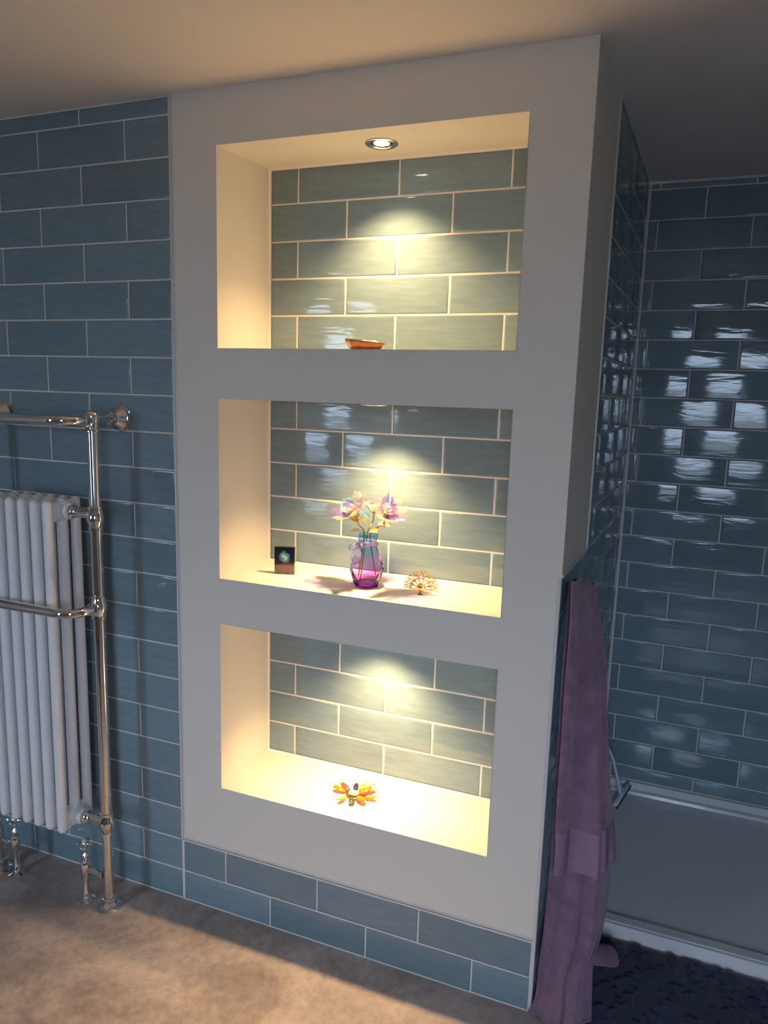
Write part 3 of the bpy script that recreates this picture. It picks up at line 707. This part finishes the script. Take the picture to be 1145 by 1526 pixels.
# foil roses
def petal(bm, base, out, up, ln, wd, cup, curl, ph=0.0, nu=8, nv=7):
    side = out.cross(up).normalized(); rows = []
    for j in range(nv+1):
        v = j/nv; wv = wd*math.sin(math.pi*(.08+.60*v))**.9
        row = []
        for i in range(nu+1):
            u = i/nu*2-1; ruf = math.sin(u*7+ph)*.07*ln*v*v
            p = base + up*(ln*v*(1-.15*curl*v) - ln*.22*u*u*v*v + ruf*.6) + out*(cup*math.sin(v*1.9)*ln - (u*u)*wd*.5 + curl*ln*max(0, v-.5)**2*2.0 + ruf) + side*(u*wv)
            row.append(bm.verts.new(p))
        rows.append(row)
    for j in range(nv):
        for i in range(nu): bm.faces.new((rows[j][i], rows[j][i+1], rows[j+1][i+1], rows[j+1][i]))
    NOFIX.add(id(bm))
rr = random.Random(11)
def rose(label, head, tilt, size, foot, bend, order):
    t = thing('foil_rose', label, 'flower', VC+Vector((0, 0, .012)), 'iridescent roses in the glass vase')
    inv = Matrix.Translation(-t.location)
    def rp_(name, bm, mat):
        o = obj(name, bm, mat, t, True); o.matrix_parent_inverse = inv; return o
    base = VC+head; foot = VC+foot; ax = Vector(tilt).normalized(); neck = VC+Vector((bend[0], bend[1], .142))
    bm = bmesh.new(); tube(bm, smooth_path([foot, neck, lerp(neck, base, .55)+Vector((bend[2], 0, 0)), base], 7), .0017, 8); rp_('stem', bm, 'stem')
    e1 = ax.orthogonal().normalized(); e2 = ax.cross(e1)
    n = 0
    for ringi, (cnt, ln, wd, cup, curl, lift) in enumerate([(4, .60, .28, .14, .05, .16), (6, .78, .36, .34, .35, .06), (8, .95, .42, .66, .9, -.04)]):
        for k in range(cnt):
            a = 2*math.pi*(k+.37*ringi)/cnt+rr.uniform(-.12, .12); out = e1*math.cos(a)+e2*math.sin(a)
            bm = bmesh.new(); petal(bm, base+ax*(size*lift)+out*size*.06, out, ax, ln*size*rr.uniform(.92, 1.06), wd*size, cup, curl, rr.uniform(0, 6))
            rp_('petal', bm, FILMS[order[n % len(order)]]); n += 1
    bm = bmesh.new(); lathe(bm, [(.001, -.008), (.005, -.003), (.006, .002)], seg=10); c = rp_('calyx', bm, 'gold'); 
    c.data.transform(Matrix.Translation(base) @ ax.to_track_quat('Z', 'Y').to_matrix().to_4x4())
    return t, base, neck, rp_
r1 = rose('iridescent foil rose leaning over the vase on the side of the picture block', Vector((-.030, -.008, .193)), (-.40, -.50, .75), .052, Vector((-.028, .01, .022)), (-.008, -.004, -.006), [0, 4, 1, 0, 2, 3, 0])
r2 = rose('iridescent foil rose standing upright between the other two roses', Vector((.004, .036, .198)), (-.02, .05, .99), .040, Vector((-.012, -.016, .014)), (.000, -.002, .004), [0, 1, 2, 0, 4, 1])
r3 = rose('iridescent foil rose leaning over the vase on the side of the gold brooch', Vector((.056, -.010, .200)), (.45, -.50, .74), .046, Vector((.022, .012, .030)), (.008, .002, .010), [0, 4, 1, 0, 3, 0, 4])
def leaf(rp_, base, d, ln, wd, mat):
    d = Vector(d).normalized(); s = d.cross(Vector((0, -.5, 1))).normalized(); up = s.cross(d); bm = bmesh.new(); rows = []
    for j in range(7):
        v = j/6; w = wd*math.sin(math.pi*min(.98, .04+.94*v))**.9; c = Vector(base)+d*ln*v+up*(-.2*ln*v*v)
        rows.append([bm.verts.new(c+s*w+up*w*.35), bm.verts.new(c), bm.verts.new(c-s*w+up*w*.35)])
    for j in range(6):
        for i in range(2): bm.faces.new((rows[j][i], rows[j][i+1], rows[j+1][i+1], rows[j+1][i]))
    NOFIX.add(id(bm)); rp_('leaf', bm, mat)
leaf(r1[3], VC+Vector((-.022, -.006, .172)), (-.6, -.4, .5), .030, .010, FILMS[5]); leaf(r1[3], VC+Vector((-.024, -.006, .180)), (.5, -.5, .5), .028, .011, FILMS[5])
leaf(r1[3], VC+Vector((-.012, -.006, .150)), (-.9, -.2, .12), .036, .009, FILMS[0])
leaf(r2[3], VC+Vector((.004, 0, .170)), (-.5, -.3, .7), .026, .008, FILMS[5]); leaf(r2[3], VC+Vector((.006, -.004, .152)), (.8, -.5, .25), .034, .012, FILMS[0])
leaf(r2[3], VC+Vector((.004, 0, .188)), (-.6, -.2, .6), .024, .008, FILMS[2])
leaf(r3[3], VC+Vector((.028, .004, .172)), (.95, -.25, .12), .040, .010, FILMS[0]); leaf(r3[3], VC+Vector((.030, .004, .180)), (.6, -.5, -.1), .034, .010, FILMS[1])
leaf(r3[3], VC+Vector((.044, .008, .200)), (.9, -.1, -.35), .034, .008, FILMS[4]); leaf(r3[3], VC+Vector((.012, 0, .152)), (.7, -.4, .4), .030, .011, FILMS[5])

# peacock fan brooch standing on the shelf
BC = Vector((.700, .098, ZS))
br = thing('fan_brooch', 'gold fan-shaped peacock brooch set with pearls, standing on the shelf beside the vase', 'brooch', BC); br.rotation_euler = (math.radians(-10), 0, math.radians(8))
for i, a in enumerate([-82, -56, -27, 2, 31, 60, 84]):
    th = math.radians(a); dx, dz = math.sin(th), math.cos(th); L0, L1 = .008, .037
    o0 = Vector((0, 0, .017)); sdx, sdz = dz, -dx
    P = lambda s, q: o0 + Vector((dx*s+sdx*q, .003*math.cos(i), dz*s+sdz*q*.9))
    pts = [P(L0, 0), P(.018, .0050), P(.027, .0075), P(.034, .0055), P(L1-.002, 0), P(.034, -.0055), P(.027, -.0075), P(.018, -.0050)]
    bm = bmesh.new(); tube(bm, smooth_path(pts+[pts[0]], 4), .0013, 7)
    pm = obj('plume', bm, 'gold', br, True)
    for s in (-1, 1):
        c = P(.041, s*.0048); bm = bmesh.new()
        tube(bm, [c+Vector((math.cos(q)*.0040, 0, math.sin(q)*.0040)) for q in [2*math.pi*k/14 for k in range(14)]], .0012, 6, closed=True); obj('tip_loop', bm, 'gold', pm, True)
    bm = bmesh.new(); ellipsoid(bm, P(.0275, 0), (.0055, .0040, .0055)); obj('pearl', bm, 'pearl', pm, True)
bm = bmesh.new(); ellipsoid(bm, (0, -.004, .017), (.0075, .006, .0085)); ellipsoid(bm, (.001, -.007, .0275), (.0038, .0036, .0045)); tube(bm, [(.001, -.010, .0275), (.001, -.0135, .0262)], [.0016, .0004], 8); obj('bird_body', bm, 'gold', br, True)
bm = bmesh.new(); tube(bm, [(0, -.003, .011), (0, -.003, .003)], .0020, 8); ellipsoid(bm, (0, -.003, .0022), (.008, .006, .0022)); obj('foot', bm, 'bronze', br, True)

# ------------------------------------------------------------------ top niche ornament (seen just over the lip)
to = thing('shell_ornament', 'low amber-brown glossy shell ornament lying in the top niche', 'ornament', (.523, .105, 1.665))
bm = bmesh.new(); nu, nv = 40, 10; rows = []
for j in range(nv+1):
    v = j/nv; row = []
    for i in range(nu):
        a = 2*math.pi*i/nu; r = math.sin(math.pi/2*(.35+.65*v)); ridge = 1+.05*math.cos(a*9+v*2)
        row.append(bm.verts.new((.053*r*math.cos(a)*ridge, .034*r*math.sin(a)*ridge, .001+.026*v**1.2*(1-.22*math.cos(a-.0)*1.0)))) 
    rows.append(row)
for A, B in zip(rows, rows[1:]):
    for i in range(nu): bm.faces.new((A[i], A[(i+1) % nu], B[(i+1) % nu], B[i]))
bm.faces.new(rows[0][::-1]); bm.faces.new(rows[-1])
obj('shell', bm, 'bronze', to, True)
for x, y, s in ((-.018, .004, .0075), (-.002, .0, .007), (.022, .002, .0085), (.008, .008, .006)):
    bm = bmesh.new(); ellipsoid(bm, (x, y, .0245-.10*max(0, x)), (s*1.5, s*1.2, s*.75)); obj('pale_bead', bm, 'pearl', to, True)

# ------------------------------------------------------------------ bottom niche: jewelled flower brooch
fb = thing('flower_brooch', 'jewelled flower brooch with amber, pink and green petals in the bottom niche', 'brooch', (.515, .118, .4065))
rr = random.Random(5)
specs = [(178, .052, 'amber', 1.15, .014), (150, .046, 'pink', 1.1, .012), (100, .040, 'purple', .8, .010), (74, .050, 'honey', .8, .010), (45, .042, 'amber', 1.25, .015), (20, .050, 'pink', 1.1, .011),
         (-2, .062, 'honey', 1.0, .012), (-38, .046, 'amber', 1.35, .016), (-75, .052, 'green', .9, .012), (-110, .058, 'honey', .9, .009), (60, .058, 'clear', .9, .010)]
for a, r, gcol, ls, wd in specs:
    th = math.radians(a); d = Vector((math.cos(th), math.sin(th)*.9, 0)); c = d*r*.86+Vector((0, 0, .010))
    rot = Matrix.Rotation(th, 3, 'Z') @ Matrix.Rotation(math.radians(-16), 3, 'Y')
    bm = bmesh.new(); ellipsoid(bm, c, (.019*ls, wd*.78, .0050), rot, 12, 7); pt = obj('petal_gem', bm, GEMS[gcol], fb, True)
    bm = bmesh.new(); e = rot @ Vector((1, 0, 0)); sd = rot @ Vector((0, 1, 0)); q = .0215*ls
    curl = [c-e*q*.2+sd*wd*.55, c+e*q*.7+sd*wd*.62, c+e*q*1.25+sd*wd*.2, c+e*q*1.2-sd*wd*.5, c+e*q*.8-sd*wd*.55]
    tube(bm, smooth_path(curl, 4), .0011, 6); obj('wire_curl', bm, 'gold', pt, True)
bm = bmesh.new(); ellipsoid(bm, (0, 0, .0085), (.017, .014, .0060)); obj('crystal_heart', bm, 'crystal', fb, True)
bm = bmesh.new(); lathe(bm, [(.022, 0.0002), (.024, .002), (.020, .004)], seg=20); obj('backing_plate', bm, 'gold', fb, True)
